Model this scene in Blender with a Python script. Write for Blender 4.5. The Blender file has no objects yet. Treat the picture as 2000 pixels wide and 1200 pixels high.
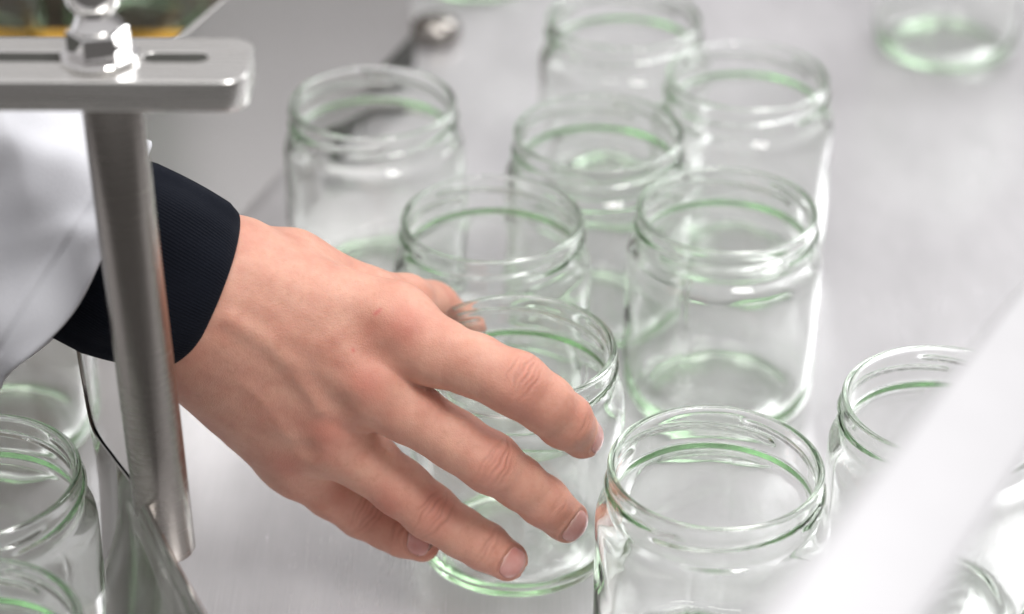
import bpy, math, random
import numpy as np
from mathutils import Vector, Matrix

C = bpy.context.scene.collection
SC = bpy.context.scene

# ------------------------------------------------------------------ camera, world, lamps, exposure
cam_d = bpy.data.cameras.new('camera')
cam = bpy.data.objects.new('camera', cam_d); C.objects.link(cam)
cam_d.sensor_width = 36.0
cam_d.lens = 79.6
cam.location = (0, 0, 0.5905)
cam.rotation_euler = (math.radians(90 - 31.4267), math.radians(0.0), 0)
cam.rotation_euler = (Matrix.Rotation(math.radians(90 - 31.4267), 3, 'X') @ Matrix.Rotation(math.radians(0.21), 3, 'Z')).to_euler()
cam_d.clip_start = 0.01; cam_d.clip_end = 60
cam_d.dof.use_dof = True
cam_d.dof.focus_distance = 0.872
cam_d.dof.aperture_fstop = 4.8
SC.camera = cam

SC.view_settings.view_transform = 'Standard'
SC.view_settings.look = 'None'
SC.view_settings.exposure = 0.0
SC.view_settings.gamma = 1.0

w = bpy.data.worlds.new('World'); SC.world = w; w.use_nodes = True
nt = w.node_tree; nt.nodes.clear()
out = nt.nodes.new('ShaderNodeOutputWorld'); bg = nt.nodes.new('ShaderNodeBackground')
tc = nt.nodes.new('ShaderNodeTexCoord'); sp = nt.nodes.new('ShaderNodeSeparateXYZ')
mr = nt.nodes.new('ShaderNodeMapRange'); cr = nt.nodes.new('ShaderNodeValToRGB')
mr.inputs['From Min'].default_value = -1; mr.inputs['From Max'].default_value = 1
nt.links.new(tc.outputs['Generated'], sp.inputs[0]); nt.links.new(sp.outputs['Z'], mr.inputs['Value'])
nt.links.new(mr.outputs[0], cr.inputs[0]); nt.links.new(cr.outputs[0], bg.inputs[0]); nt.links.new(bg.outputs[0], out.inputs[0])
# an even, pale indoor room: grey walls rising to a white ceiling
e = cr.color_ramp.elements
e[0].position = 0.0; e[0].color = (0.07, 0.067, 0.062, 1)
e[1].position = 1.0; e[1].color = (0.70, 0.69, 0.70, 1)
k = e.new(0.50); k.color = (0.17, 0.165, 0.161, 1)
k = e.new(0.70); k.color = (0.56, 0.545, 0.555, 1)
bg.inputs[1].default_value = WORLD_STRENGTH = 1.06

def area(name, loc, target, sx, sy, power, col=(1, 1, 1)):
    l = bpy.data.lights.new(name, 'AREA'); l.shape = 'RECTANGLE'; l.size = sx; l.size_y = sy
    l.energy = power; l.color = col
    o = bpy.data.objects.new(name, l); C.objects.link(o); o.location = loc
    o.rotation_euler = (Vector(target) - Vector(loc)).to_track_quat('-Z', 'Y').to_euler()
    return o
area('ceiling_lamp', (0.60, 0.02, 1.95), (0.05, 0.8, 0.0), 0.50, 0.70, 25, (1.0, 0.985, 0.97))
area('ceiling_lamp', (-0.25, 0.85, 2.2), (0.0, 0.8, 0.0), 0.7, 0.5, 10, (1.0, 0.98, 0.96))
area('ceiling_lamp', (1.5, 2.5, 1.9), (0.2, 0.9, 0.0), 1.2, 1.3, 38, (0.98, 0.985, 1.0))

SC.cycles.use_denoising = True
try: SC.cycles.denoiser = 'OPENIMAGEDENOISE'
except Exception: pass
SC.cycles.max_bounces = 64; SC.cycles.transmission_bounces = 64; SC.cycles.glossy_bounces = 24
SC.cycles.diffuse_bounces = 4; SC.cycles.volume_bounces = 0; SC.cycles.transparent_max_bounces = 8
SC.cycles.caustics_reflective = True; SC.cycles.caustics_refractive = True
SC.cycles.blur_glossy = 0.6
SC.cycles.sample_clamp_indirect = 6.0

# ------------------------------------------------------------------ helpers
def tag(o, label=None, cat=None, group=None, kind=None):
    if label: o['label'] = label
    if cat: o['category'] = cat
    if group: o['group'] = group
    if kind: o['kind'] = kind
    return o
def mesh(name, V, F, mat=None, parent=None, smooth=True, recalc=False):
    me = bpy.data.meshes.new(name)
    me.from_pydata([tuple(map(float, v)) for v in V], [], [tuple(map(int, f)) for f in F])
    if recalc:
        import bmesh
        bm = bmesh.new(); bm.from_mesh(me); bmesh.ops.recalc_face_normals(bm, faces=bm.faces); bm.to_mesh(me); bm.free()
    if smooth: me.polygons.foreach_set('use_smooth', [True] * len(me.polygons))
    me.update()
    if mat: me.materials.append(mat)
    o = bpy.data.objects.new(name, me); C.objects.link(o)
    if parent is not None: o.parent = parent
    return o
def fast_mesh(name, V, Q, mat=None, parent=None):
    me = bpy.data.meshes.new(name)
    V = np.asarray(V, np.float32); Q = np.asarray(Q, np.int32)
    me.vertices.add(len(V)); me.vertices.foreach_set('co', V.ravel())
    me.loops.add(Q.size); me.loops.foreach_set('vertex_index', Q.ravel())
    me.polygons.add(len(Q)); me.polygons.foreach_set('loop_start', np.arange(0, Q.size, 4, dtype=np.int32))
    me.polygons.foreach_set('loop_total', np.full(len(Q), 4, np.int32))
    me.polygons.foreach_set('use_smooth', np.ones(len(Q), bool))
    me.update(calc_edges=True); me.validate()
    if mat: me.materials.append(mat)
    o = bpy.data.objects.new(name, me); C.objects.link(o)
    if parent is not None: o.parent = parent
    return o
def empty(name, loc=(0, 0, 0)):
    o = bpy.data.objects.new(name, None); C.objects.link(o); o.location = loc; o.empty_display_size = 0.02
    bpy.context.view_layer.update()
    return o
def own(o, parent):
    # parent a world-space mesh under an Empty without moving it
    o.parent = parent; o.matrix_parent_inverse = Matrix.Translation(parent.location).inverted()
    return o
def grid_tube(rings, closed_ends=True):
    # rings: (n, m, 3) array -> verts, quads (+ end fans)
    n, m, _ = rings.shape
    V = rings.reshape(-1, 3).tolist(); F = []
    for i in range(n - 1):
        for j in range(m):
            a = i * m + j; b = i * m + (j + 1) % m
            F.append((a, b, b + m, a + m))
    if closed_ends:
        F.append(tuple(range(m))[::-1]); F.append(tuple((n - 1) * m + j for j in range(m)))
    return V, F

# ------------------------------------------------------------------ materials
def new_mat(name):
    m = bpy.data.materials.new(name); m.use_nodes = True
    return m, m.node_tree, m.node_tree.nodes['Principled BSDF']
def N(nt, t, **kw):
    n = nt.nodes.new(t)
    for k2, v in kw.items(): setattr(n, k2, v)
    return n
def set_in(node, **kw):
    for k2, v in kw.items(): node.inputs[k2.replace('_', ' ')].default_value = v

def brushed(name, base, rough, scale=(4, 220, 4), bump=0.02, var=0.1, metallic=1.0, colvar=0.06):
    m, t, b = new_mat(name)
    tcn = N(t, 'ShaderNodeTexCoord'); mp = N(t, 'ShaderNodeMapping'); mp.inputs['Scale'].default_value = scale
    n1 = N(t, 'ShaderNodeTexNoise'); set_in(n1, Scale=6.0, Detail=6.0, Roughness=0.65)
    t.links.new(tcn.outputs['Object'], mp.inputs[0]); t.links.new(mp.outputs[0], n1.inputs['Vector'])
    n2 = N(t, 'ShaderNodeTexNoise'); set_in(n2, Scale=9.0, Detail=4.0)
    t.links.new(tcn.outputs['Object'], n2.inputs['Vector'])
    mr1 = N(t, 'ShaderNodeMapRange'); mr1.inputs['To Min'].default_value = rough - var; mr1.inputs['To Max'].default_value = rough + var
    mx = N(t, 'ShaderNodeMix'); mx.data_type = 'FLOAT'; mx.inputs[0].default_value = 0.45
    t.links.new(n1.outputs[0], mx.inputs[2]); t.links.new(n2.outputs[0], mx.inputs[3])
    t.links.new(mx.outputs[0], mr1.inputs['Value']); t.links.new(mr1.outputs[0], b.inputs['Roughness'])
    mr2 = N(t, 'ShaderNodeMapRange'); mr2.inputs['To Min'].default_value = 1 - colvar; mr2.inputs['To Max'].default_value = 1 + colvar
    t.links.new(n1.outputs[0], mr2.inputs['Value'])
    vm = N(t, 'ShaderNodeVectorMath', operation='SCALE'); vm.inputs[0].default_value = base
    t.links.new(mr2.outputs[0], vm.inputs['Scale']); t.links.new(vm.outputs[0], b.inputs['Base Color'])
    bp = N(t, 'ShaderNodeBump'); bp.inputs['Strength'].default_value = bump; bp.inputs['Distance'].default_value = 0.001
    t.links.new(n1.outputs[0], bp.inputs['Height']); t.links.new(bp.outputs[0], b.inputs['Normal'])
    b.inputs['Metallic'].default_value = metallic
    return m
M_table = brushed('brushed_worktop_steel', (0.73, 0.72, 0.728), 0.24, (300, 4, 5), bump=0.10, var=0.13, metallic=0.66, colvar=0.14)
def smudge(m, lo, hi, scales=(6.5, 23.0)):
    t = m.node_tree; b = t.nodes['Principled BSDF']; src = b.inputs['Base Color'].links[0].from_socket
    tcn = N(t, 'ShaderNodeTexCoord'); mp = N(t, 'ShaderNodeMapping'); mp.inputs['Scale'].default_value = (1.0, .45, 1.0); mp.inputs['Rotation'].default_value = (0, 0, .5)
    t.links.new(tcn.outputs['Object'], mp.inputs[0]); vals = []
    for s_ in scales:
        n = N(t, 'ShaderNodeTexNoise'); set_in(n, Scale=s_, Detail=5.0, Roughness=.6); t.links.new(mp.outputs[0], n.inputs['Vector'])
        r_ = N(t, 'ShaderNodeMapRange'); r_.inputs['From Min'].default_value = .35; r_.inputs['From Max'].default_value = .65
        r_.inputs['To Min'].default_value = lo; r_.inputs['To Max'].default_value = hi; t.links.new(n.outputs[0], r_.inputs['Value']); vals.append(r_)
    mu = N(t, 'ShaderNodeMath', operation='MULTIPLY'); t.links.new(vals[0].outputs[0], mu.inputs[0]); t.links.new(vals[1].outputs[0], mu.inputs[1])
    vm = N(t, 'ShaderNodeVectorMath', operation='SCALE'); t.links.new(src, vm.inputs[0]); t.links.new(mu.outputs[0], vm.inputs['Scale'])
    t.links.new(vm.outputs[0], b.inputs['Base Color'])
smudge(M_table, .93, 1.05)
M_plate = brushed('satin_plate_steel', (0.27, 0.26, 0.252), 0.38, (5, 60, 160), bump=0.04, var=0.06)
M_rail = brushed('polished_rail_steel', (0.42, 0.41, 0.39), 0.09, (4, 4, 120), bump=0.015, var=0.05)
M_rod = brushed('turned_rod_steel', (0.34, 0.318, 0.295), 0.26, (9, 9, 500), bump=0.06, var=0.10, colvar=0.15)
M_bar = brushed('satin_aluminium', (0.86, 0.85, 0.82), 0.27, (3, 150, 150), bump=0.08, var=0.09, metallic=1.0, colvar=0.25)
M_tube = brushed('white_satin_bar', (0.51, 0.505, 0.515), 0.45, (6, 6, 6), bump=0.01, var=0.03, metallic=0.2)
M_chrome = brushed('chrome', (0.78, 0.77, 0.76), 0.06, (5, 5, 5), bump=0.0, var=0.02)

def glass_mat():
    m = bpy.data.materials.new('green_tinted_glass'); m.use_nodes = True
    t = m.node_tree; t.nodes.clear()
    o = N(t, 'ShaderNodeOutputMaterial'); g = N(t, 'ShaderNodeBsdfGlass')
    g.inputs['Color'].default_value = (1, 1, 1, 1); g.inputs['IOR'].default_value = 1.5; g.inputs['Roughness'].default_value = 0.0
    va = N(t, 'ShaderNodeVolumeAbsorption'); va.inputs['Color'].default_value = (0.10, 0.73, 0.0, 1); va.inputs['Density'].default_value = 5.4
    t.links.new(g.outputs[0], o.inputs['Surface']); t.links.new(va.outputs[0], o.inputs['Volume'])
    return m
M_glass = glass_mat()

def skin_mat():
    m, t, b = new_mat('skin')
    at = N(t, 'ShaderNodeAttribute'); at.attribute_name = 'flush'
    at2 = N(t, 'ShaderNodeAttribute'); at2.attribute_name = 'mark'
    at3 = N(t, 'ShaderNodeAttribute'); at3.attribute_name = 'crease'
    tcn = N(t, 'ShaderNodeTexCoord')
    n = N(t, 'ShaderNodeTexNoise'); set_in(n, Scale=70.0, Detail=5.0, Roughness=0.6); t.links.new(tcn.outputs['Object'], n.inputs['Vector'])
    n2 = N(t, 'ShaderNodeTexNoise'); set_in(n2, Scale=420.0, Detail=3.0); t.links.new(tcn.outputs['Object'], n2.inputs['Vector'])
    def mix(a, bcol, fac, fs):
        x = N(t, 'ShaderNodeMix'); x.data_type = 'RGBA'
        if isinstance(a, tuple): x.inputs[6].default_value = a
        else: t.links.new(a, x.inputs[6])
        x.inputs[7].default_value = bcol
        mth = N(t, 'ShaderNodeMath', operation='MULTIPLY'); mth.use_clamp = True
        t.links.new(fac, mth.inputs[0]); mth.inputs[1].default_value = fs
        t.links.new(mth.outputs[0], x.inputs[0]); return x.outputs[2]
    ramp = N(t, 'ShaderNodeMapRange'); ramp.inputs['From Min'].default_value = 0.35; ramp.inputs['From Max'].default_value = 0.7
    t.links.new(n.outputs[0], ramp.inputs['Value'])
    c = mix((0.70, 0.385, 0.285, 1), (0.585, 0.262, 0.19, 1), ramp.outputs[0], 0.9)
    ramp2 = N(t, 'ShaderNodeMapRange'); ramp2.inputs['From Min'].default_value = 0.55; ramp2.inputs['From Max'].default_value = 0.75
    t.links.new(n2.outputs[0], ramp2.inputs['Value'])
    c = mix(c, (0.52, 0.26, 0.17, 1), ramp2.outputs[0], 0.35)
    c = mix(c, (0.56, 0.165, 0.125, 1), at.outputs['Fac'], 0.80)
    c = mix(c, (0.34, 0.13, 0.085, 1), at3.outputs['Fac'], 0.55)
    c = mix(c, (0.60, 0.13, 0.12, 1), at2.outputs['Fac'], 0.65)
    t.links.new(c, b.inputs['Base Color'])
    b.inputs['Subsurface Weight'].default_value = 0.35
    b.inputs['Subsurface Radius'].default_value = (1.0, 0.35, 0.18)
    b.inputs['Subsurface Scale'].default_value = 0.0035
    b.inputs['Roughness'].default_value = 0.50
    b.inputs['Specular IOR Level'].default_value = 0.42
    v = N(t, 'ShaderNodeTexVoronoi', feature='DISTANCE_TO_EDGE'); v.inputs['Scale'].default_value = 950.0
    n3 = N(t, 'ShaderNodeTexNoise'); set_in(n3, Scale=300.0, Detail=6.0, Roughness=0.7); t.links.new(tcn.outputs['Object'], n3.inputs['Vector'])
    t.links.new(tcn.outputs['Object'], v.inputs['Vector'])
    mth = N(t, 'ShaderNodeMath', operation='MINIMUM'); mth.inputs[1].default_value = 0.18; t.links.new(v.outputs[0], mth.inputs[0])
    ad = N(t, 'ShaderNodeMath', operation='ADD'); t.links.new(mth.outputs[0], ad.inputs[0]); t.links.new(n3.outputs[0], ad.inputs[1])
    bp = N(t, 'ShaderNodeBump'); bp.inputs['Strength'].default_value = 0.55; bp.inputs['Distance'].default_value = 0.0006
    t.links.new(ad.outputs[0], bp.inputs['Height']); t.links.new(bp.outputs[0], b.inputs['Normal'])
    return m
M_skin = skin_mat()
m, t, b = new_mat('fingernail'); M_nail = m
tcn = N(t, 'ShaderNodeTexCoord'); n = N(t, 'ShaderNodeTexNoise'); set_in(n, Scale=160.0, Detail=3.0); t.links.new(tcn.outputs['Object'], n.inputs['Vector'])
rp = N(t, 'ShaderNodeValToRGB'); rp.color_ramp.elements[0].position = .3; rp.color_ramp.elements[0].color = (0.60, 0.27, 0.235, 1)
rp.color_ramp.elements[1].position = .7; rp.color_ramp.elements[1].color = (0.68, 0.37, 0.33, 1)
t.links.new(n.outputs[0], rp.inputs[0])
an = N(t, 'ShaderNodeAttribute'); an.attribute_name = 'along'
ar = N(t, 'ShaderNodeValToRGB'); el = ar.color_ramp.elements; el[0].position = 0.0; el[0].color = (.55,) * 3 + (1,); el[1].position = .14; el[1].color = (0, 0, 0, 1)
e2 = el.new(.84); e2.color = (0, 0, 0, 1); e2 = el.new(.93); e2.color = (.8,) * 3 + (1,)
mh = N(t, 'ShaderNodeMapRange'); mh.inputs['From Min'].default_value = -1; t.links.new(an.outputs['Fac'], mh.inputs['Value']); t.links.new(mh.outputs[0], ar.inputs[0])
mx = N(t, 'ShaderNodeMix'); mx.data_type = 'RGBA'; t.links.new(ar.outputs[0], mx.inputs[0]); t.links.new(rp.outputs[0], mx.inputs[6]); mx.inputs[7].default_value = (.72, .55, .47, 1)
t.links.new(mx.outputs[2], b.inputs['Base Color'])
set_in(b, Roughness=0.24); b.inputs['Subsurface Weight'].default_value = 0.2; b.inputs['Subsurface Scale'].default_value = 0.002

def cloth_mat(name, col, rough, scale, bump, sheen=0.2, var=0.12):
    m, t, b = new_mat(name)
    tcn = N(t, 'ShaderNodeTexCoord'); n = N(t, 'ShaderNodeTexNoise'); set_in(n, Scale=scale, Detail=4.0, Roughness=.6)
    t.links.new(tcn.outputs['Object'], n.inputs['Vector'])
    mr1 = N(t, 'ShaderNodeMapRange'); mr1.inputs['To Min'].default_value = 1 - var; mr1.inputs['To Max'].default_value = 1 + var
    t.links.new(n.outputs[0], mr1.inputs['Value'])
    vm = N(t, 'ShaderNodeVectorMath', operation='SCALE'); vm.inputs[0].default_value = col
    t.links.new(mr1.outputs[0], vm.inputs['Scale']); t.links.new(vm.outputs[0], b.inputs['Base Color'])
    bp = N(t, 'ShaderNodeBump'); bp.inputs['Strength'].default_value = bump; bp.inputs['Distance'].default_value = 0.0006
    t.links.new(n.outputs[0], bp.inputs['Height']); t.links.new(bp.outputs[0], b.inputs['Normal'])
    b.inputs['Roughness'].default_value = rough; b.inputs['Sheen Weight'].default_value = sheen
    b.inputs['Specular IOR Level'].default_value = 0.2
    return m
M_knit = cloth_mat('navy_knit', (0.0052, 0.0070, 0.0130), 0.95, 1400, 0.5, 0.03, 0.35)
M_coat = cloth_mat('white_coat_cotton', (0.69, 0.695, 0.73), 0.9, 900, 0.25, 0.15, 0.03)
M_mat = cloth_mat('brown_mat', (0.085, 0.072, 0.055), 0.5, 25, 0.1, 0.0, 0.4)
M_dark = cloth_mat('dark_shade', (0.045, 0.045, 0.04), 0.6, 60, 0.1, 0.0, 0.3)  # dark tone for the painted shade under the plate and in the slots
M_block = cloth_mat('dark_brown_paint', (0.13, 0.105, 0.08), 0.5, 20, 0.1, 0.0, 0.4)
M_yellow = cloth_mat('yellow_plastic', (0.75, 0.42, 0.06), 0.4, 40, 0.05, 0.0, 0.1)

# ------------------------------------------------------------------ setting: steel worktop
def slab(name, x0, x1, y0, y1, z0, z1, mat):
    V = [(x0, y0, z0), (x1, y0, z0), (x1, y1, z0), (x0, y1, z0), (x0, y0, z1), (x1, y0, z1), (x1, y1, z1), (x0, y1, z1)]
    F = [(3, 2, 1, 0), (4, 5, 6, 7), (0, 1, 5, 4), (1, 2, 6, 5), (2, 3, 7, 6), (3, 0, 4, 7)]
    return mesh(name, V, F, mat, smooth=False)
tag(slab('worktop', -1.3, 1.5, 0.47, 2.6, -0.03, 0.0, M_table), kind='structure')
tag(slab('floor', -8, 8, -8, 8, -0.92, -0.9, cloth_mat('grey_floor', (0.14, 0.135, 0.13), 0.5, 3, 0.02, 0, .1)), kind='structure')

# ------------------------------------------------------------------ glass jars
def jar_mesh():
    outer = [(34.6, 0.0), (36.4, 0.25), (38.6, 1.2), (40.8, 3.0), (42.6, 5.6), (43.8, 9.0), (44.35, 13.5), (44.5, 18),
             (44.5, 26), (44.5, 34), (44.5, 42), (44.5, 50), (44.5, 58), (44.5, 66), (44.5, 71), (44.45, 74), (44.3, 76.2), (44.0, 77.8), (43.5, 79.2), (42.8, 80.4),
             (41.9, 81.4), (41.0, 82.1), (40.35, 82.6), (39.95, 83.2), (39.8, 84.0), (39.75, 85.0), (39.78, 85.9)]
    outer += [(39.8 + 0.75 * min(1, (z - 86.3) / 9), z) for z in np.arange(86.3, 98.4, .42)]
    outer += [(40.6, 98.7), (40.55, 99.1), (40.35, 99.5), (40.0, 99.8), (39.55, 99.97), (39.1, 100.0)]
    inner = [(38.65, 99.92), (38.25, 99.7), (37.95, 99.3), (37.78, 98.7), (37.7, 97.5), (37.65, 96.0), (37.6, 94.5), (37.6, 93), (37.55, 91.5), (37.5, 90), (37.4, 88.5),
             (37.35, 87), (37.3, 84.5), (37.35, 82.6), (37.7, 81.2), (38.5, 79.9), (39.6, 78.5), (40.6, 76.8), (41.4, 74.3), (41.8, 71), (42.0, 66), (42.0, 58), (42.0, 50), (42.0, 42), (42.0, 34),
             (42.0, 26), (41.9, 19), (41.6, 14.5), (40.8, 11.0), (39.4, 8.4), (37.2, 6.5), (34.0, 5.4), (29.0, 4.9), (22.0, 5.0), (14, 5.3), (7, 5.55)]
    bottom = [(7, 2.3), (14, 2.2), (22, 1.9), (28, 1.3), (31.5, 0.6), (33.2, 0.12)]
    prof = outer + inner + [(0, 5.65), (0, 2.35)] + bottom
    no, ni = len(outer), len(inner)
    m = 384
    th = np.arange(m) * 2 * np.pi / m
    V = []; rings = []
    def lug(th, z):
        # four thread starts, each a ridge running over a quarter turn and climbing as it goes, steep underneath
        d = np.zeros_like(th)
        for k2 in range(4):
            u = (th - k2 * np.pi / 2) % (2 * np.pi)
            L = 2.0
            on = np.clip(np.minimum(u, (L - u) * .6) / 0.12, 0, 1) * (u < L)
            on = on * on * (3 - 2 * on)
            zc = 88.6 + 5.6 * (u / L) ** 1.15
            sg = np.where(z < zc, .50, 1.15)
            d = np.maximum(d, on * 1.65 * np.exp(-((z - zc) / sg) ** 2))
        return d
    for i, (r, z) in enumerate(prof):
        if r == 0:
            rings.append([len(V)]); V.append((0, 0, z)); continue
        rr = np.full(m, r, float); zz = np.full(m, z, float)
        if i < no and 86 < z < 98.4: rr = rr + lug(th, z)
        wob = 0.10 * np.sin(3 * th + z * .05) + 0.07 * np.sin(5 * th - z * .09 + 1) + 0.05 * np.sin(11 * th + z * .21)
        if no <= i < no + ni:
            if z < 84: rr = rr + 2.6 * wob * min(1, (84 - z) / 8) * min(1, r / 30)
            if r < 36: zz = zz + 0.9 * wob + 0.35 * np.sin(2 * th + .5) * r / 30
        elif i < no and z < 84: rr = rr + 0.8 * wob + 0.13 * np.exp(-(((th + .02) % np.pi - .5) / .016) ** 2) * min(1, max(0, (z - 2) / 6))
        if i < no and 0.1 < z < 4: rr = rr + 0.05 * np.sin(96 * th)     # knurled bearing edge
        rings.append(list(range(len(V), len(V) + m)))
        V += list(zip(rr * np.cos(th), rr * np.sin(th), zz))
    F = []
    for a, b2 in zip(rings, rings[1:] + rings[:1]):
        if len(a) == 1 and len(b2) == 1: continue
        for j in range(m):
            j2 = (j + 1) % m
            if len(a) == 1: F.append((a[0], b2[j2], b2[j]))
            elif len(b2) == 1: F.append((a[j], a[j2], b2[0]))
            else: F.append((a[j], a[j2], b2[j2], b2[j]))
    V = np.array(V) / 1000.0
    return V, F
jv, jf = jar_mesh()
jar0 = mesh('glass_jar', jv, jf, M_glass)
JARS = [  # x, y, turn (deg), label
    (0.0020, 0.7729, 20, 'open glass jar gripped by the hand'),
    (0.0763, 0.6901, 228, 'empty glass jar at the front, just right of the fingertips'),
    (0.0962, 0.8877, 215, 'empty glass jar directly behind the frontmost one, its base ring fully in view'),
    (-0.0089, 0.8790, 200, 'empty glass jar standing right behind the gripped one'),
    (0.0410, 0.9640, 150, 'empty glass jar in the middle of the cluster, overlapped by two jars in front'),
    (-0.0682, 0.9946, 75, 'empty glass jar nearest the grey upright steel plate'),
    (0.1173, 1.0264, 120, 'blurred glass jar with open bare steel to its right, back of the cluster'),
    (0.0585, 1.0959, 40, 'blurred glass jar cut by the top edge of the picture, rear of the cluster'),
    (0.1695, 0.7343, 165, 'glass jar partly covered by the white blurred bar on the right'),
    (0.2660, 1.2767, 60, 'strongly blurred jar standing alone in the top right corner'),
    (-0.2002, 0.6824, 300, 'glass jar on the left behind the polished rail, beneath the white sleeve'),
    (-0.1847, 0.5927, 330, 'glass jar in the bottom left corner, only its rim showing'),
    (-0.2320, 0.8560, 10, 'glass jar mostly hidden under the white sleeve, its green base showing'),
    (-0.2850, 0.7560, 90, 'glass jar at the left edge of the picture, only a sliver of its side showing'),
    (-0.0227, 1.3786, 15, 'blurred jar base at the top edge, beyond the end of the grey plate'),
    (-0.2350, 1.3000, 45, 'blurred dark jar behind the upright plate, nearest its edge'),
    (-0.3300, 1.2700, 100, 'blurred dark jar behind the chrome nut of the bracket'),
    (-0.4200, 1.3200, 200, 'blurred dark jar in the top left corner behind the bracket'),
]
for i, (x, y, a, lab) in enumerate(JARS):
    j = jar0 if i == 0 else jar0.copy()
    if i: C.objects.link(j)
    j.location = (x, y, 0.0042 if (x < -.135 and y > 1.2) else 0.0002); j.rotation_euler = (0, 0, math.radians(a))
    tag(j, lab, 'jar', 'empty glass jars on the steel worktop')

# ------------------------------------------------------------------ guide rails
def strip(name, top, bot, thick, mat):
    # a bent steel strip lofted between its lower and upper edge, with real thickness
    def spline(P, n=60):
        P = np.array(P, float); k2 = len(P); s = np.linspace(0, k2 - 1, n); o = []
        for u in s:
            i = min(int(u), k2 - 2); f = u - i
            p0, p1, p2, p3 = P[max(i - 1, 0)], P[i], P[i + 1], P[min(i + 2, k2 - 1)]
            o.append(0.5 * ((2 * p1) + (p2 - p0) * f + (2 * p0 - 5 * p1 + 4 * p2 - p3) * f * f + (3 * p1 - p0 - 3 * p2 + p3) * f ** 3))
        return np.array(o)
    T, B = spline(top), spline(bot)
    d = np.gradient(T, axis=0); d[:, 2] = 0; d /= np.linalg.norm(d, axis=1)[:, None]
    nrm = np.stack([d[:, 1], -d[:, 0], 0 * d[:, 0]], 1) * thick / 2
    rings = []
    for t_, b_, n_ in zip(T, B, nrm):
        up = np.array([0, 0, thick * .25]); ring = []
        ring += [b_ - n_, b_ + n_]
        ring += [b_ + n_ + (t_ - b_) * f for f in (.25, .5, .75)]
        ring += [t_ + n_ - up, t_ + n_ * .5, t_ - n_ * .5, t_ - n_ - up]
        ring += [b_ - n_ + (t_ - b_) * f for f in (.75, .5, .25)]
        rings.append(ring)
    V, F = grid_tube(np.array(rings))
    return mesh(name, V, F, mat, recalc=True, smooth=True)
def weight(o, ang=35):
    o.data.polygons.foreach_set('use_smooth', [True] * len(o.data.polygons))
    try: o.data.set_sharp_from_angle(angle=math.radians(ang))
    except Exception: pass
    return o
rail = strip('guide_rail',
    [(-.187, .830, .100), (-.1842, .8041, .1), (-.1765, .7762, .1), (-.1686, .7459, .1), (-.1596, .7139, .1), (-.1487, .6936, .1), (-.1374, .6740, .1), (-.1216, .6387, .1), (-.1049, .6031, .1), (-.0893, .5688, .1), (-.06, .505, .1)],
    [(-.188, .842, .045), (-.1846, .8255, .045), (-.1793, .8017, .045), (-.1746, .7825, .045), (-.1690, .757, .045), (-.1630, .727, .045), (-.1575, .698, .045), (-.1510, .664, .045), (-.1435, .624, .045), (-.137, .590, .045), (-.125, .52, .045)],
    0.0018, M_rail)
tag(weight(rail), 'polished curved steel guide rail at the lower left, mirroring the jars beside it', 'guide rail')
d = np.array([-0.0774 + 0.1386, 1.2044 - 1.0345]); d /= np.linalg.norm(d)
pts = [(-.174 + d[0] * s, .937 + d[1] * s) for s in (0, .1, .2, .3, .33)]
gp = empty('guide_plate', (-.125, 1.07, .0))
plate = strip('panel', [(x, y, .141) for x, y in pts], [(x, y, .020) for x, y in pts], 0.003, M_plate)
own(weight(plate), gp)
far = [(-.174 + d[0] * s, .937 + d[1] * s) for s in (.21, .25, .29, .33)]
own(weight(strip('bottom_shade_strip', [(x, y, .0195) for x, y in far], [(x, y, .0005) for x, y in far], 0.006, M_dark)), gp)  # dark strip standing in for the shade under the plate's far end
tag(gp, 'upright flat grey steel plate behind the hand and bracket', 'guide plate')

def tube_between(name, a, b, r, mat, seg=48, bevel=0.0015, parent=None):
    a, b = Vector(a), Vector(b); ax = (b - a).normalized(); u = ax.orthogonal().normalized(); v = ax.cross(u); L = (b - a).length
    rings = []
    for s, rr in [(0, r - bevel), (bevel * .3, r - bevel * .3), (bevel, r)] + [(bevel + (L - 2 * bevel) * f, r) for f in (.25, .5, .75)] + [(L - bevel, r), (L - bevel * .3, r - bevel * .3), (L, r - bevel)]:
        rings.append([list(a + ax * s + (u * math.cos(t_) + v * math.sin(t_)) * rr) for t_ in np.arange(seg) * 2 * math.pi / seg])
    V, F = grid_tube(np.array(rings))
    o = mesh(name, V, F, mat, recalc=True)
    weight(o, 50)
    return o
def lathe(name, prof, cx, cy, mat, seg=48):
    rings = [[(cx + r * math.cos(t_), cy + r * math.sin(t_), z) for t_ in np.arange(seg) * 2 * math.pi / seg] for r, z in prof]
    V, F = grid_tube(np.array(rings)); o = mesh(name, V, F, mat, recalc=True); return weight(o, 40)
p1, p2 = Vector((.0685, .3598, .2972)), Vector((.1395, .5200, .2525))
dd = (p2 - p1)
def flat_bar(name, a, b, face, width, thick, r, mat):
    a, b = Vector(a), Vector(b); ax = (b - a).normalized(); n_ = Vector(face); n_ = (n_ - ax * n_.dot(ax)).normalized(); s_ = ax.cross(n_)
    sec = []
    for cx, cy, a0 in ((width / 2 - r, thick / 2 - r, 0), (-width / 2 + r, thick / 2 - r, 90), (-width / 2 + r, -thick / 2 + r, 180), (width / 2 - r, -thick / 2 + r, 270)):
        for i_ in range(7):
            t_ = math.radians(a0 + 15 * i_); sec.append((cx + r * math.cos(t_), cy + r * math.sin(t_)))
    rings = [[list(a + (b - a) * f + s_ * u_ + n_ * v_) for u_, v_ in sec] for f in (0, .25, .5, .75, 1)]
    V, F = grid_tube(np.array(rings)); return weight(mesh(name, V, F, mat, recalc=True), 50)
fg = flat_bar('guide_bar', p1 - dd * .9, p2 + dd * 2.2, (.22, -.25, .93), .0285, .010, .0028, M_tube)
tag(fg, 'white blurred flat bar crossing the lower right corner in the foreground', 'bar')
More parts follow.
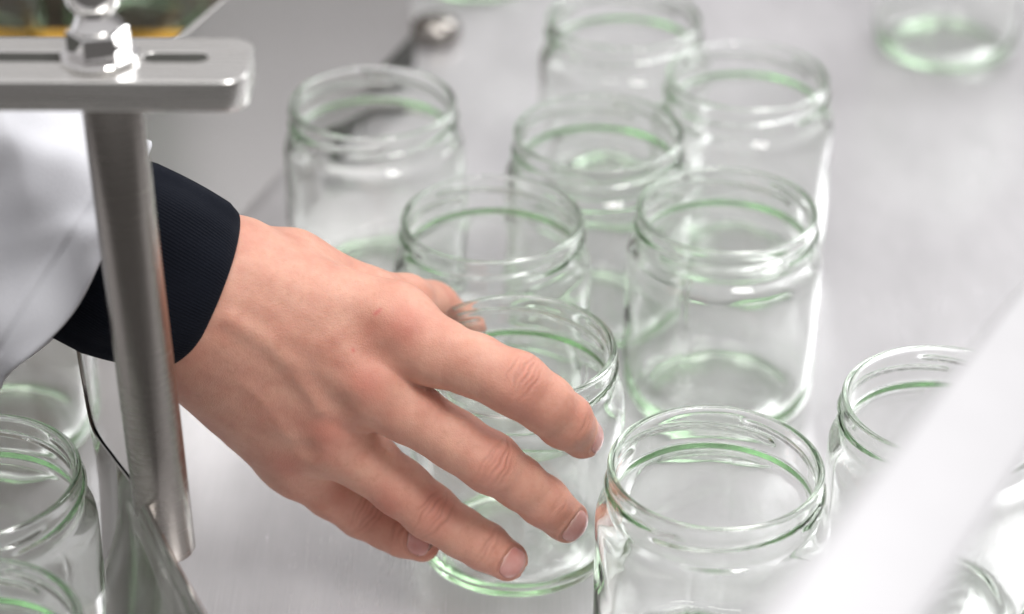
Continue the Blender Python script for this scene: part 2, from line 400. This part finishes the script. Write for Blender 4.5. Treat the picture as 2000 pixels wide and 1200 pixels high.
own(lathe('levelling_foot', [(.0125, .0005), (.0155, .002), (.0160, .005), (.0150, .009), (.0120, .0125), (.0075, .0145), (.0015, .0155)], -.0480, 1.2860, M_rod), gp)

# ------------------------------------------------------------------ slotted bracket with rod
br = empty('rail_bracket', (-.1334, .690, .080))
def slotted_bar():
    # plan outline with rounded right-hand corners and two slots cut through, extruded with small chamfers
    import bmesh
    x0, x1, y0, y1, z0, z1 = -.62, -.0868, .6655, .7005, .2580, .2690
    r = .0085
    def arc(cx, cy, a0, a1, n=8): return [(cx + r * math.cos(math.radians(a0 + (a1 - a0) * i / n)), cy + r * math.sin(math.radians(a0 + (a1 - a0) * i / n))) for i in range(n + 1)]
    outl = [(x0, y0)] + arc(x1 - r, y0 + r, -90, 0) + arc(x1 - r, y1 - r, 0, 90) + [(x0, y1)]
    holes = []
    for (sx0, sx1) in ((-.1225, -.1015), (-.30, -.1465)):
        rs = .0034; cy = .6845; L = [(sx1 - rs + rs * math.cos(math.radians(a_)), cy + rs * math.sin(math.radians(a_))) for a_ in range(-90, 91, 15)]
        L += [(sx0 + rs + rs * math.cos(math.radians(a_)), cy + rs * math.sin(math.radians(a_))) for a_ in range(90, 271, 15)]
        holes.append(L)
    cu = bpy.data.curves.new('bar_outline', 'CURVE'); cu.dimensions = '2D'; cu.fill_mode = 'BOTH'
    cu.extrude = (z1 - z0) / 2 - .0008; cu.bevel_depth = .0008; cu.bevel_resolution = 2; cu.offset = -.0008
    for L in [outl] + holes:
        s = cu.splines.new('POLY'); s.points.add(len(L) - 1); s.use_cyclic_u = True
        for p_, q_ in zip(s.points, L): p_.co = (q_[0], q_[1], 0, 1)
    tmp = bpy.data.objects.new('tmp', cu); C.objects.link(tmp); tmp.location = (0, 0, (z0 + z1) / 2)
    bpy.context.view_layer.update()
    dg = bpy.context.evaluated_depsgraph_get()
    me = bpy.data.meshes.new_from_object(tmp.evaluated_get(dg)); me.transform(tmp.matrix_world)
    bpy.data.objects.remove(tmp); bpy.data.curves.remove(cu)
    me.name = 'slotted_bar'; me.materials.clear(); me.materials.append(M_bar)
    o = bpy.data.objects.new('slotted_bar', me); C.objects.link(o)
    return weight(o, 20)
own(slotted_bar(), br)
for sx0, sx1 in ((-.1235, -.1005), (-.301, -.1455)):      # near-flush dark strip in each slot, standing in for the slot's shade
    own(slab('slot_shade', sx0, sx1, .6800, .6890, .2590, .2688, M_dark), br)
top, bot = Vector((-.1345, .6835, .258)), Vector((-.1278, .6720, .073))
own(tube_between('rod', bot, top, 0.0104, M_rod, 64), br)
nx, ny = -.1370, .6835
own(lathe('washer', [(.0128, .2692), (.0132, .2695), (.0132, .2708), (.0128, .2712)], nx, ny, M_chrome), br)
hexr = []
for z, s in ((.2713, .0096), (.2719, .0104), (.2795, .0104), (.2801, .0096)):
    hexr.append([(nx + s * math.cos(math.radians(60 * i_ + 12)), ny + s * math.sin(math.radians(60 * i_ + 12)), z) for i_ in range(6)])
V, F = grid_tube(np.array(hexr)); own(weight(mesh('hex_nut', V, F, M_chrome, recalc=True), 30), br)
own(lathe('cap_nut', [(.0085, .2802), (.0088, .2812), (.0070, .2835), (.0062, .2855), (.0075, .2875), (.0092, .2900), (.0098, .2935), (.0094, .2970), (.0080, .3000), (.0055, .3022), (.0020, .3033), (.0004, .3034)], nx, ny, M_chrome), br)
tag(br, 'slotted grey metal bracket bar with chrome nut and hanging steel rod', 'bracket')

# ------------------------------------------------------------------ dark parts beyond the plate
tag(slab('rubber_mat', -1.0, -0.135, 1.135, 2.2, 0.0, 0.004, M_mat), 'dark mat under the blurred jars in the top left corner', 'mat')
tag(slab('reflection_block', -1.3, -.20, 1.352, 1.75, 0.0045, .50, M_block), 'dark block added at the top left behind the blurred jars to darken reflections', 'blocker')  # added dark block, sized to darken reflections on the worktop's left side
ys = tube_between('yellow_strip', (-.46, 1.262, .010), (-.166, 1.262, .010), 0.0045, M_yellow)
tag(ys, 'blurred yellow strip just above the back edge of the slotted bracket', 'strip')

# ------------------------------------------------------------------ person: right hand and forearm, sleeve, cuff, nails
PALM = [  # metacarpal cones: start, end, radii (mm)
    ((-106.5,752.0,141.2),(-45.5,742.6,129.6),20.5,14.5),
    ((-112.5,748.4,141.1),(-54.6,731.9,108.3),23.5,14.5),
    ((-115.9,745.4,130.4),(-71.9,735.8,82.1),24,14),
    ((-116.7,746.6,120.8),(-85.2,745.6,61.6),24,13),
    ((-117.3,756.1,107.6),(-94.0,755.2,65.8),24,14),
    ((-110.4,748.0,142.3),(-56.6,739.2,118.2),22.5,11),
    ((-113.5,744.7,135.0),(-67.3,736.1,94.0),23,10.5),
    ((-116.2,744.8,125.5),(-82.1,743.8,72.1),24,10.5),
    ((-104.6,764.9,135.4),(-88.0,770.0,134.2),18,17),
]
FOREARM = ((-113.3,748.7,135.8),(-187.8,749.6,171.0),27,29)
FINGERS = {  # joint chains: point, radius (mm)
    'index': [((-45.4,740.9,130.6),13.5),((-28.5,730.7,123.5),13.2),((-14.5,724.0,122.2),11.8),((2.2,717.6,117.4),12.2),((12.7,717.3,109.2),11.0),((20.7,720.4,99.0),10.6),((27.3,726.3,87.5),8.4)],
    'middle': [((-54.6,731.9,108.3),13.5),((-39.8,726.4,99.3),12.2),((-20.8,720.3,89.2),11.3),((-8.1,716.0,82.3),11.6),((2.9,716.9,72.3),9.9),((13.0,718.7,61.8),9.8),((21.6,721.4,50.8),8.7)],
    'ring': [((-71.9,735.8,82.1),13.2),((-57.0,732.5,70.8),12.0),((-43.0,729.4,60.0),11.0),((-31.9,726.1,50.8),10.8),((-20.5,722.1,44.3),9.7),((-10.5,719.9,38.8),9.4),((-1.8,719.5,32.4),8.2)],
    'pinky': [((-85.2,745.6,61.6),12.5),((-72.9,744.3,48.0),10.8),((-60.5,744.6,36.9),10.2),((-51.0,740.1,33.5),9.0),((-43.5,734.9,32.7),8.6),((-36.2,731.8,31.4),7.7)],
    'thumb': [((-88.0,770.0,134.2),17),((-56.9,774.1,119.7),13.4),((-44.3,789.0,109.6),12.2),((-34.0,811.7,93.2),11.6),((-21.4,818.6,77.6),10.2)],
}
TENDONS = [[(-104.7,718.5,145.7),(-92.5,719.6,135.0),(-82.5,719.4,123.6),(-73.7,720.1,104.9)],
    [(-87.7,721.4,137.7),(-75.4,722.1,133.3),(-62.2,721.2,124.7)],
    [(-96.0,731.9,159.5),(-73.6,734.0,149.2),(-50.4,729.7,140.8)],
    [(-109.3,715.5,135.9),(-97.4,718.0,115.7),(-87.3,721.4,92.1)]]
SCRATCHES = [((-51.8,730.1,141.0),(-49.8,731.0,142.3),0.75),((-60.2,723.5,129.1),(-60.0,723.4,128.8),0.7)]
KNUCKLES = [((-55.5,718.6,118.7),9),((-71.4,720.6,92.6),8),((-89.0,728.0,71.6),8),((-40.7,726.6,137.7),9)]
HOLLOWS = [((-51.6,723.5,125.9),7,0.8),((-65.7,718.4,107.2),6,0.8),((-78.7,720.7,85.3),5,0.8),((-58.2,727.8,137.0),9,0.5),((-80.0,719.3,114.8),9,0.6)]
CUFF = [(-.1187, .7471, .1415), (-.1494, .7440, .1578)]          # hand end, sleeve end
SLEEVE_PATH = [(-.1640, .7380, .1520), (-.2050, .7455, .1785), (-.2450, .753, .204), (-.34, .770, .26), (-.50, .80, .345)]
SLEEVE_UP = (.57, .25, .78)
SLEEVE_R = (.0520, .047)
mm = lambda p: np.array(p, float) / 1000.0
PALM_ = [(mm(a), mm(b), r1 / 1000, r2 / 1000) for a, b, r1, r2 in PALM]
ARM_ = (mm(FOREARM[0]), mm(FOREARM[1]), FOREARM[2] / 1000, FOREARM[3] / 1000)
FING = {n: [(mm(p), r / 1000) for p, r in l] for n, l in FINGERS.items()}
def smin(a, b, k):
    h = np.clip(0.5 + 0.5 * (b - a) / k, 0, 1)
    return b * (1 - h) + a * h - k * h * (1 - h)
def cone(P, a, b, r1, r2):
    ab = b - a; t = np.clip(((P - a) @ ab) / (ab @ ab), 0, 1)
    d = P - a - t[..., None] * ab
    return np.sqrt((d * d).sum(-1)) - (r1 + (r2 - r1) * t)
def sdf(P):
    d = None
    for a, b, r1, r2 in PALM_:
        e_ = cone(P, a, b, r1, r2); d = e_ if d is None else smin(d, e_, .013)
    d = smin(d, cone(P, *ARM_), .012)
    fs = []
    for n, l in FING.items():
        c = None
        for (a, r1), (b, r2) in zip(l[:-1], l[1:]):
            e_ = cone(P, a, b, r1, r2); c = e_ if c is None else smin(c, e_, .003)
        if n == 'thumb': d = smin(d, c, .008)
        else: fs.append(c)
    g = fs[0]
    for c in fs[1:]: g = smin(g, c, .0012)
    return smin(d, g, .009)
def surfnet(lo, hi, h):
    n = np.ceil((hi - lo) / h).astype(int) + 1
    ax = [lo[i] + h * np.arange(n[i]) for i in range(3)]
    D = np.empty(n, np.float32); Y, Z = np.meshgrid(ax[1], ax[2], indexing='ij')
    for i in range(n[0]): D[i] = sdf(np.stack([np.full_like(Y, ax[0][i]), Y, Z], -1))
    S = D < 0
    cnt = sum(S[a:n[0] - 1 + a, b:n[1] - 1 + b, c:n[2] - 1 + c].astype(int) for a in (0, 1) for b in (0, 1) for c in (0, 1))
    act = (cnt > 0) & (cnt < 8)
    idx = -np.ones(act.shape, int); idx[act] = np.arange(act.sum())
    V = lo + h * (np.argwhere(act) + .5); faces = []
    for x in range(3):
        o = [0, 1, 2]; o.remove(x); b, c2 = o
        s0 = [slice(None)] * 3; s1 = [slice(None)] * 3; s0[x] = slice(0, -1); s1[x] = slice(1, None)
        A = S[tuple(s0)]; e_ = np.argwhere(A != S[tuple(s1)])
        e_ = e_[(e_[:, b] > 0) & (e_[:, c2] > 0) & (e_[:, b] < n[b] - 1) & (e_[:, c2] < n[c2] - 1)]
        def cell(db, dc):
            q = e_.copy(); q[:, b] -= db; q[:, c2] -= dc
            return idx[q[:, 0], q[:, 1], q[:, 2]]
        q = np.stack([cell(1, 1), cell(0, 1), cell(0, 0), cell(1, 0)], 1)
        ins = A[e_[:, 0], e_[:, 1], e_[:, 2]]
        if x == 1: ins = ~ins
        q[~ins] = q[~ins][:, ::-1]; faces.append(q)
    return V, np.concatenate(faces)
def grad(P, h=2e-4):
    I = np.eye(3)
    return np.stack([sdf(P + h * I[i]) - sdf(P - h * I[i]) for i in range(3)], -1) / (2 * h)
def project(V, it=2):
    for _ in range(it):
        g = grad(V); V = V - (sdf(V) / np.maximum((g * g).sum(-1), .2))[:, None] * g
    return V
def subdiv(V, Q):
    E = np.concatenate([np.sort(Q[:, [i, (i + 1) % 4]], 1) for i in range(4)])
    u, inv = np.unique(E[:, 0] * (len(V) + 1) + E[:, 1], return_inverse=True)
    mid = (V[u // (len(V) + 1)] + V[u % (len(V) + 1)]) / 2
    nv, ne, nf = len(V), len(mid), len(Q)
    em = [nv + inv[i * nf:(i + 1) * nf] for i in range(4)]; f0 = nv + ne + np.arange(nf)
    q = np.concatenate([np.stack([Q[:, i], em[i], f0, em[(i - 1) % 4]], 1) for i in range(4)])
    return np.concatenate([V, mid, V[Q].mean(1)]), q
def relax(V, Q, it):
    for _ in range(it):
        s = np.zeros_like(V); c = np.zeros(len(V))
        for i in range(4):
            j = (i + 1) % 4
            for k2 in range(3):
                s[:, k2] += np.bincount(Q[:, i], V[Q[:, j], k2], len(V)) + np.bincount(Q[:, j], V[Q[:, i], k2], len(V))
            c += np.bincount(Q[:, i], minlength=len(V)) + np.bincount(Q[:, j], minlength=len(V))
        V = .5 * V + .5 * s / c[:, None]
    return V
pts = np.array([p for l in FING.values() for p, r in l] + [x for q in PALM_ for x in q[:2]] + list(ARM_[:2]))
lo = pts.min(0) - .034; hi = pts.max(0) + .034
V, Q = surfnet(lo, hi, .0023)
V = project(relax(V, Q, 2)); V, Q = subdiv(V, Q); V = project(V)
V, Q = subdiv(V, Q); V = project(relax(V, Q, 1), 1)
NRM = grad(V); NRM /= np.linalg.norm(NRM, axis=1)[:, None]

disp = np.zeros(len(V)); flush = np.zeros(len(V)); mark = np.zeros(len(V)); crease = np.zeros(len(V))
def seg_dist(P, a, b):
    ab = b - a; t = np.clip(((P - a) @ ab) / (ab @ ab), 0, 1); return np.linalg.norm(P - a - t[:, None] * ab, axis=1)
# tendons and veins on the back of the hand
for line, (hgt, wid) in zip(TENDONS, ((.0014, .0040), (.0004, .0044), (.0005, .0055), (.0004, .0050))):
    dm = np.min([seg_dist(V, mm(a), mm(b)) for a, b in zip(line[:-1], line[1:])], axis=0)
    disp += hgt * np.exp(-(dm / wid) ** 2)
VEINS = [[(-104, 718, 120), (-94, 719, 108), (-86, 722, 90)], [(-90, 721, 128), (-78, 718.5, 112), (-69, 719, 101)], [(-88, 727, 152), (-74, 726, 141), (-66, 724, 133), (-59, 724, 124)]]
for line in VEINS:
    dm = np.min([seg_dist(V, mm(a), mm(b)) for a, b in zip(line[:-1], line[1:])], axis=0)
    disp += .00020 * np.exp(-(dm / .0021) ** 2)
for p, r in KNUCKLES:
    dd_ = np.linalg.norm(V - mm(p), axis=1); disp += .0015 * np.exp(-(dd_ / (r / 1000)) ** 2); flush += .55 * np.exp(-(dd_ / (r * 1.1 / 1000)) ** 2)
for p, r, h_ in HOLLOWS:
    dd_ = np.linalg.norm(V - mm(p), axis=1); disp -= h_ * .0018 * np.exp(-(dd_ / (r / 1000)) ** 2)
for a, b, r in SCRATCHES:
    mark = np.maximum(mark, np.exp(-(seg_dist(V, mm(a), mm(b)) / (r / 1000)) ** 2))
# finger frames: joint positions, axis, dorsal direction
EYE = np.array([0.05, 0.05, 0.72])
DORS = {'index': np.array([.62, -.42, .62]), 'middle': np.array([.16, -.80, .56]), 'ring': np.array([.10, -.80, .58]), 'pinky': np.array([.10, -.72, .68])}
rng = random.Random(4)
def frame(dv, hint):
    dv = dv / np.linalg.norm(dv); n_ = hint - (hint @ dv) * dv; n_ /= np.linalg.norm(n_); return dv, n_, np.cross(dv, n_)
def wrinkles(J, dv, hint, offs, depth, halfw, curve):
    global disp, crease
    dv, n_, b_ = frame(dv, hint); L = V - J; x, y, z = L @ dv, L @ b_, L @ n_
    near = (np.linalg.norm(L, axis=1) < .017) & (z > .001)
    for o_ in offs:
        c_ = curve * (1 if o_ > 0 else -1) * min(1, abs(o_) / .002)
        jit = rng.uniform(-.0005, .0005); tilt = rng.uniform(-.12, .12); yo = rng.uniform(-.0022, .0022); wd = rng.uniform(.00045, .00075)
        xc = o_ + jit - c_ * y * y + tilt * y + .00022 * np.sin(y * 900 + o_ * 3000)
        g_ = np.exp(-((x - xc) / wd) ** 2) * np.exp(-((y - yo) / (halfw * rng.uniform(.55, 1.1))) ** 2) * near
        dpt = depth * rng.uniform(.6, 1.1)
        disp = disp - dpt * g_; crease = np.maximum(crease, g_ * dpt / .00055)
    flare = np.exp(-((x / .0085) ** 2 + (y / .012) ** 2)) * np.clip((z + .002) / .006, 0, 1)
    return flare
NAILS = {}
for fn in ('index', 'middle', 'ring', 'pinky'):
    l = FING[fn]
    pip, dip, tip = (l[3], l[5], l[6]) if fn != 'pinky' else (l[2], l[4], l[5])
    prv, nxt = (l[2], l[4]) if fn != 'pinky' else (l[1], l[3])
    dv = nxt[0] - prv[0]; hint = EYE - pip[0]; hint /= np.linalg.norm(hint)
    hp = .5 * hint + .5 * DORS[fn] / np.linalg.norm(DORS[fn])
    fl = wrinkles(pip[0], dv, hp, (-.0056, -.0036, -.0016, .0004, .0026, .0049), .00044, .0080, 20.0)
    flush += .38 * fl
    disp += .0005 * fl
    dv2 = tip[0] - l[-3][0]
    fl = wrinkles(dip[0], dv2, hp, (-.0024, -.0008, .0012), .00038, .0056, 12.0)
    flush += .20 * fl
    dv3, n_, b_ = frame(tip[0] - dip[0], DORS[fn])
    flush += .45 * np.exp(-(np.linalg.norm(V - tip[0] - .004 * dv3, axis=1) / .009) ** 2)
    # nail outline in (along s, across phi) coordinates round the fingertip
    r = tip[1]; NAILS[fn] = (tip[0], dv3, n_, b_, r)
    L = V - tip[0]; s = L @ dv3; ang = np.arctan2(L @ b_, L @ n_)
    e_ = np.sqrt(((s - .0016) / .0066) ** 2 + (ang / 1.0) ** 2)
    near = (np.linalg.norm(L, axis=1) < .016)
    disp += near * (.00035 * np.exp(-((e_ - 1.18) / .13) ** 2) - .00045 * np.clip((1.02 - e_) / .1, 0, 1)) * (s < .0075)
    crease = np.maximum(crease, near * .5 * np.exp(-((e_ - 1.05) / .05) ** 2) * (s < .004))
# skin folds where the thumb web meets the index finger, and broad unevenness
disp += .00016 * np.sin(V[:, 0] * 310 + 1.3 * np.sin(V[:, 2] * 210)) * np.sin(V[:, 2] * 270 + V[:, 1] * 190)
V = V + disp[:, None] * NRM

person = empty('person', (-.115, .752, .14))
tag(person, "person's right hand gripping a jar, navy ribbed cuff under a white coat sleeve", 'person')
hand = own(fast_mesh('hand', V, Q, M_skin), person)
for nm, arr in (('flush', flush), ('mark', mark), ('crease', crease)):
    a_ = hand.data.attributes.new(nm, 'FLOAT', 'POINT'); a_.data.foreach_set('value', np.clip(arr, 0, 1).astype(np.float32))

def nail(fn):
    T, dv, n_, b_, r = NAILS[fn]; nu, nv = 17, 19
    P = np.zeros((nv, nu, 3)); H = np.zeros((nv, nu))
    for i in range(nv):
        v_ = i / (nv - 1) * 2 - 1
        wv = (1 - abs(v_) ** (2.4 if v_ < 0 else 4.5)) ** .5 if abs(v_) < 1 else 0.0
        wv = max(wv, .12)
        for j in range(nu):
            u_ = j / (nu - 1) * 2 - 1
            ang = .95 * u_ * wv; s = .0016 + .0062 * v_ - .0006 * u_ * u_ * (1 if v_ > 0 else -.6)
            P[i, j] = T + dv * s + (r * 1.02) * (n_ * math.cos(ang) + b_ * math.sin(ang))
            H[i, j] = 1 - max(abs(u_), abs(v_)) ** 6
    P = project(P.reshape(-1, 3), 3); g_ = grad(P); g_ /= np.linalg.norm(g_, axis=1)[:, None]
    topv = P + g_ * (-.00012 + .00040 * H.reshape(-1))[:, None]
    botv = P - g_ * .0011
    VV = np.concatenate([topv, botv]); K = nu * nv; F = []
    for i in range(nv - 1):
        for j in range(nu - 1):
            a = i * nu + j
            F.append((a, a + 1, a + nu + 1, a + nu)); F.append((K + a, K + a + nu, K + a + nu + 1, K + a + 1))
    for j in range(nu - 1):
        F.append((j, K + j, K + j + 1, j + 1)); q = (nv - 1) * nu + j; F.append((q, q + 1, K + q + 1, K + q))
    for i in range(nv - 1):
        a = i * nu; F.append((a, a + nu, K + a + nu, K + a)); a += nu - 1; F.append((a, K + a, K + a + nu, a + nu))
    o = own(mesh('fingernail', VV, F, M_nail, recalc=True), person)
    al = np.repeat(np.linspace(-1, 1, nv), nu); a_ = o.data.attributes.new('along', 'FLOAT', 'POINT')
    a_.data.foreach_set('value', np.concatenate([al, al]).astype(np.float32)); return o
for fn in NAILS: nail(fn)

# ribbed knit cuff: a tube round the wrist, ribs running along the arm, rolled edge at the hand
def cuff():
    c1, c0 = np.array(CUFF[0]), np.array(CUFF[1])
    ax = c1 - c0; Lc = np.linalg.norm(ax); ax /= Lc
    up = np.array([.41, .25, .88]); up -= (up @ ax) * ax; up /= np.linalg.norm(up); sd = np.cross(ax, up)
    nseg = 1232; th = np.arange(nseg) * 2 * np.pi / nseg
    rings = []
    prof = [(-.022, .034, .029, 1), (-.012, .0375, .033, 1), (0, .0388, .0358, 1)] + [(Lc * f, .0388 - .0050 * f + .0010 * math.sin(f * 3.1), .0358 - .0028 * f + .0006 * math.sin(f * 3.1), 1) for f in np.linspace(.08, .90, 16)]
    prof += [(Lc * .95, .0336, .0329, .9), (Lc - .0004, .0330, .0323, .6), (Lc + .0006, .0324, .0317, .4), (Lc + .0008, .0316, .0309, .2), (Lc, .0308, .0301, .1), (Lc - .004, .0302, .0296, 0), (Lc - .012, .0300, .0294, 0)]
    for s, ru, rs, rib in prof:
        tw = .10 * s / Lc
        rad = 1 + rib * (.0050 * (.8 + .35 * np.sin(9 * th + 130 * s) * np.sin(5 * th - 70 * s)) * np.cos(176 * th + .9 * np.sin(4 * th + 60 * s))) + .012 * np.sin(3 * th + 30 * s) * (1 if rib else 0) + .008 * np.sin(5 * th - 60 * s) * (1 if rib else 0)
        P = c0 + ax * s + ((np.cos(th + tw) * ru * rad)[:, None] * up + (np.sin(th + tw) * rs * rad)[:, None] * sd)
        rings.append(P)
    VV, F = grid_tube(np.array(rings), closed_ends=False)
    return own(mesh('knit_cuff', VV, F, M_knit, recalc=True), person)
cuff()
FOLDS = [(-1.2, 2.5, .07, .22), (-.4, -3.5, .09, .18), (.3, 4.0, .05, .25), (-2.0, 3.0, .10, .25), (1.3, -2.0, .08, .2), (-.9, -6.0, .07, .14), (-1.7, 7.0, .07, .14)]
def sleeve():
    S = [np.array(p) for p in SLEEVE_PATH]
    def pos(t):
        k2 = len(S); u = t * (k2 - 1); i = min(int(u), k2 - 2); f = u - i; return S[i] * (1 - f) + S[i + 1] * f
    nseg, nr = 260, 150; th = np.arange(nseg) * 2 * np.pi / nseg; rings = []
    for i in range(nr):
        t_ = i / (nr - 1); c_ = pos(t_); a_ = pos(min(t_ + .03, 1)) - pos(max(t_ - .03, 0)); a_ /= np.linalg.norm(a_)
        up = np.array(SLEEVE_UP); up -= (up @ a_) * a_; up /= np.linalg.norm(up); sd = np.cross(a_, up)
        g = t_ * .55
        wr = .030 * np.sin(2 * th + 9 * g + .5) + .035 * np.sin(3 * th - 21 * g) * np.exp(-g * 2) + .016 * np.sin(7 * th + 46 * g + 2 * np.sin(2 * th)) + .012 * np.sin(5 * th + 83 * g + np.sin(th * 3) * 1.5) + .006 * np.sin(13 * th - 120 * g)
        for (ph, sl, am, wd) in FOLDS:
            wr = wr + am * np.exp(-((((th - ph - sl * g + np.pi) % (2 * np.pi)) - np.pi) / wd) ** 2) * (.5 + .5 * np.sin(26 * g + ph * 5))
        if i < 10: wr = wr + (.010 if i < 7 else .010 - .016 * (i == 7))
        ru, rs = SLEEVE_R[0] * (1 + .15 * t_), SLEEVE_R[1] * (1 + .35 * t_)
        P = c_ + ((np.cos(th) * ru * (1 + wr))[:, None] * up + (np.sin(th) * rs * (1 + wr))[:, None] * sd)
        if i < 6:   # opening edge: gently uneven
            P = P + a_ * (.004 * np.sin(2 * th + 1) + .0015 * np.sin(5 * th))[:, None]
        if i == 0: inner = (c_, up, sd, wr, a_, ru, rs)
        rings.append(P)
    c_, up, sd, wr, a_, ru, rs = inner
    e1 = a_ * -1
    edge = [(-.0008, .985), (-.0004, .962), (.002, .950), (.012, .945), (.03, .93), (.06, .90)]
    pre = []
    for ofs, sc in edge:
        pre.append(c_ + a_ * ofs + ((np.cos(th) * ru * sc * (1 + wr))[:, None] * up + (np.sin(th) * rs * sc * (1 + wr))[:, None] * sd) + a_ * (.004 * np.sin(2 * th + 1) + .0015 * np.sin(5 * th))[:, None])
    VV, F = grid_tube(np.array(pre[::-1] + rings), closed_ends=False)
    VV = np.array(VV); nl = len(VV)
    F.append(tuple(range(nl - nseg, nl)))
    return own(mesh('coat_sleeve', VV, F, M_coat, recalc=True), person)
sleeve()
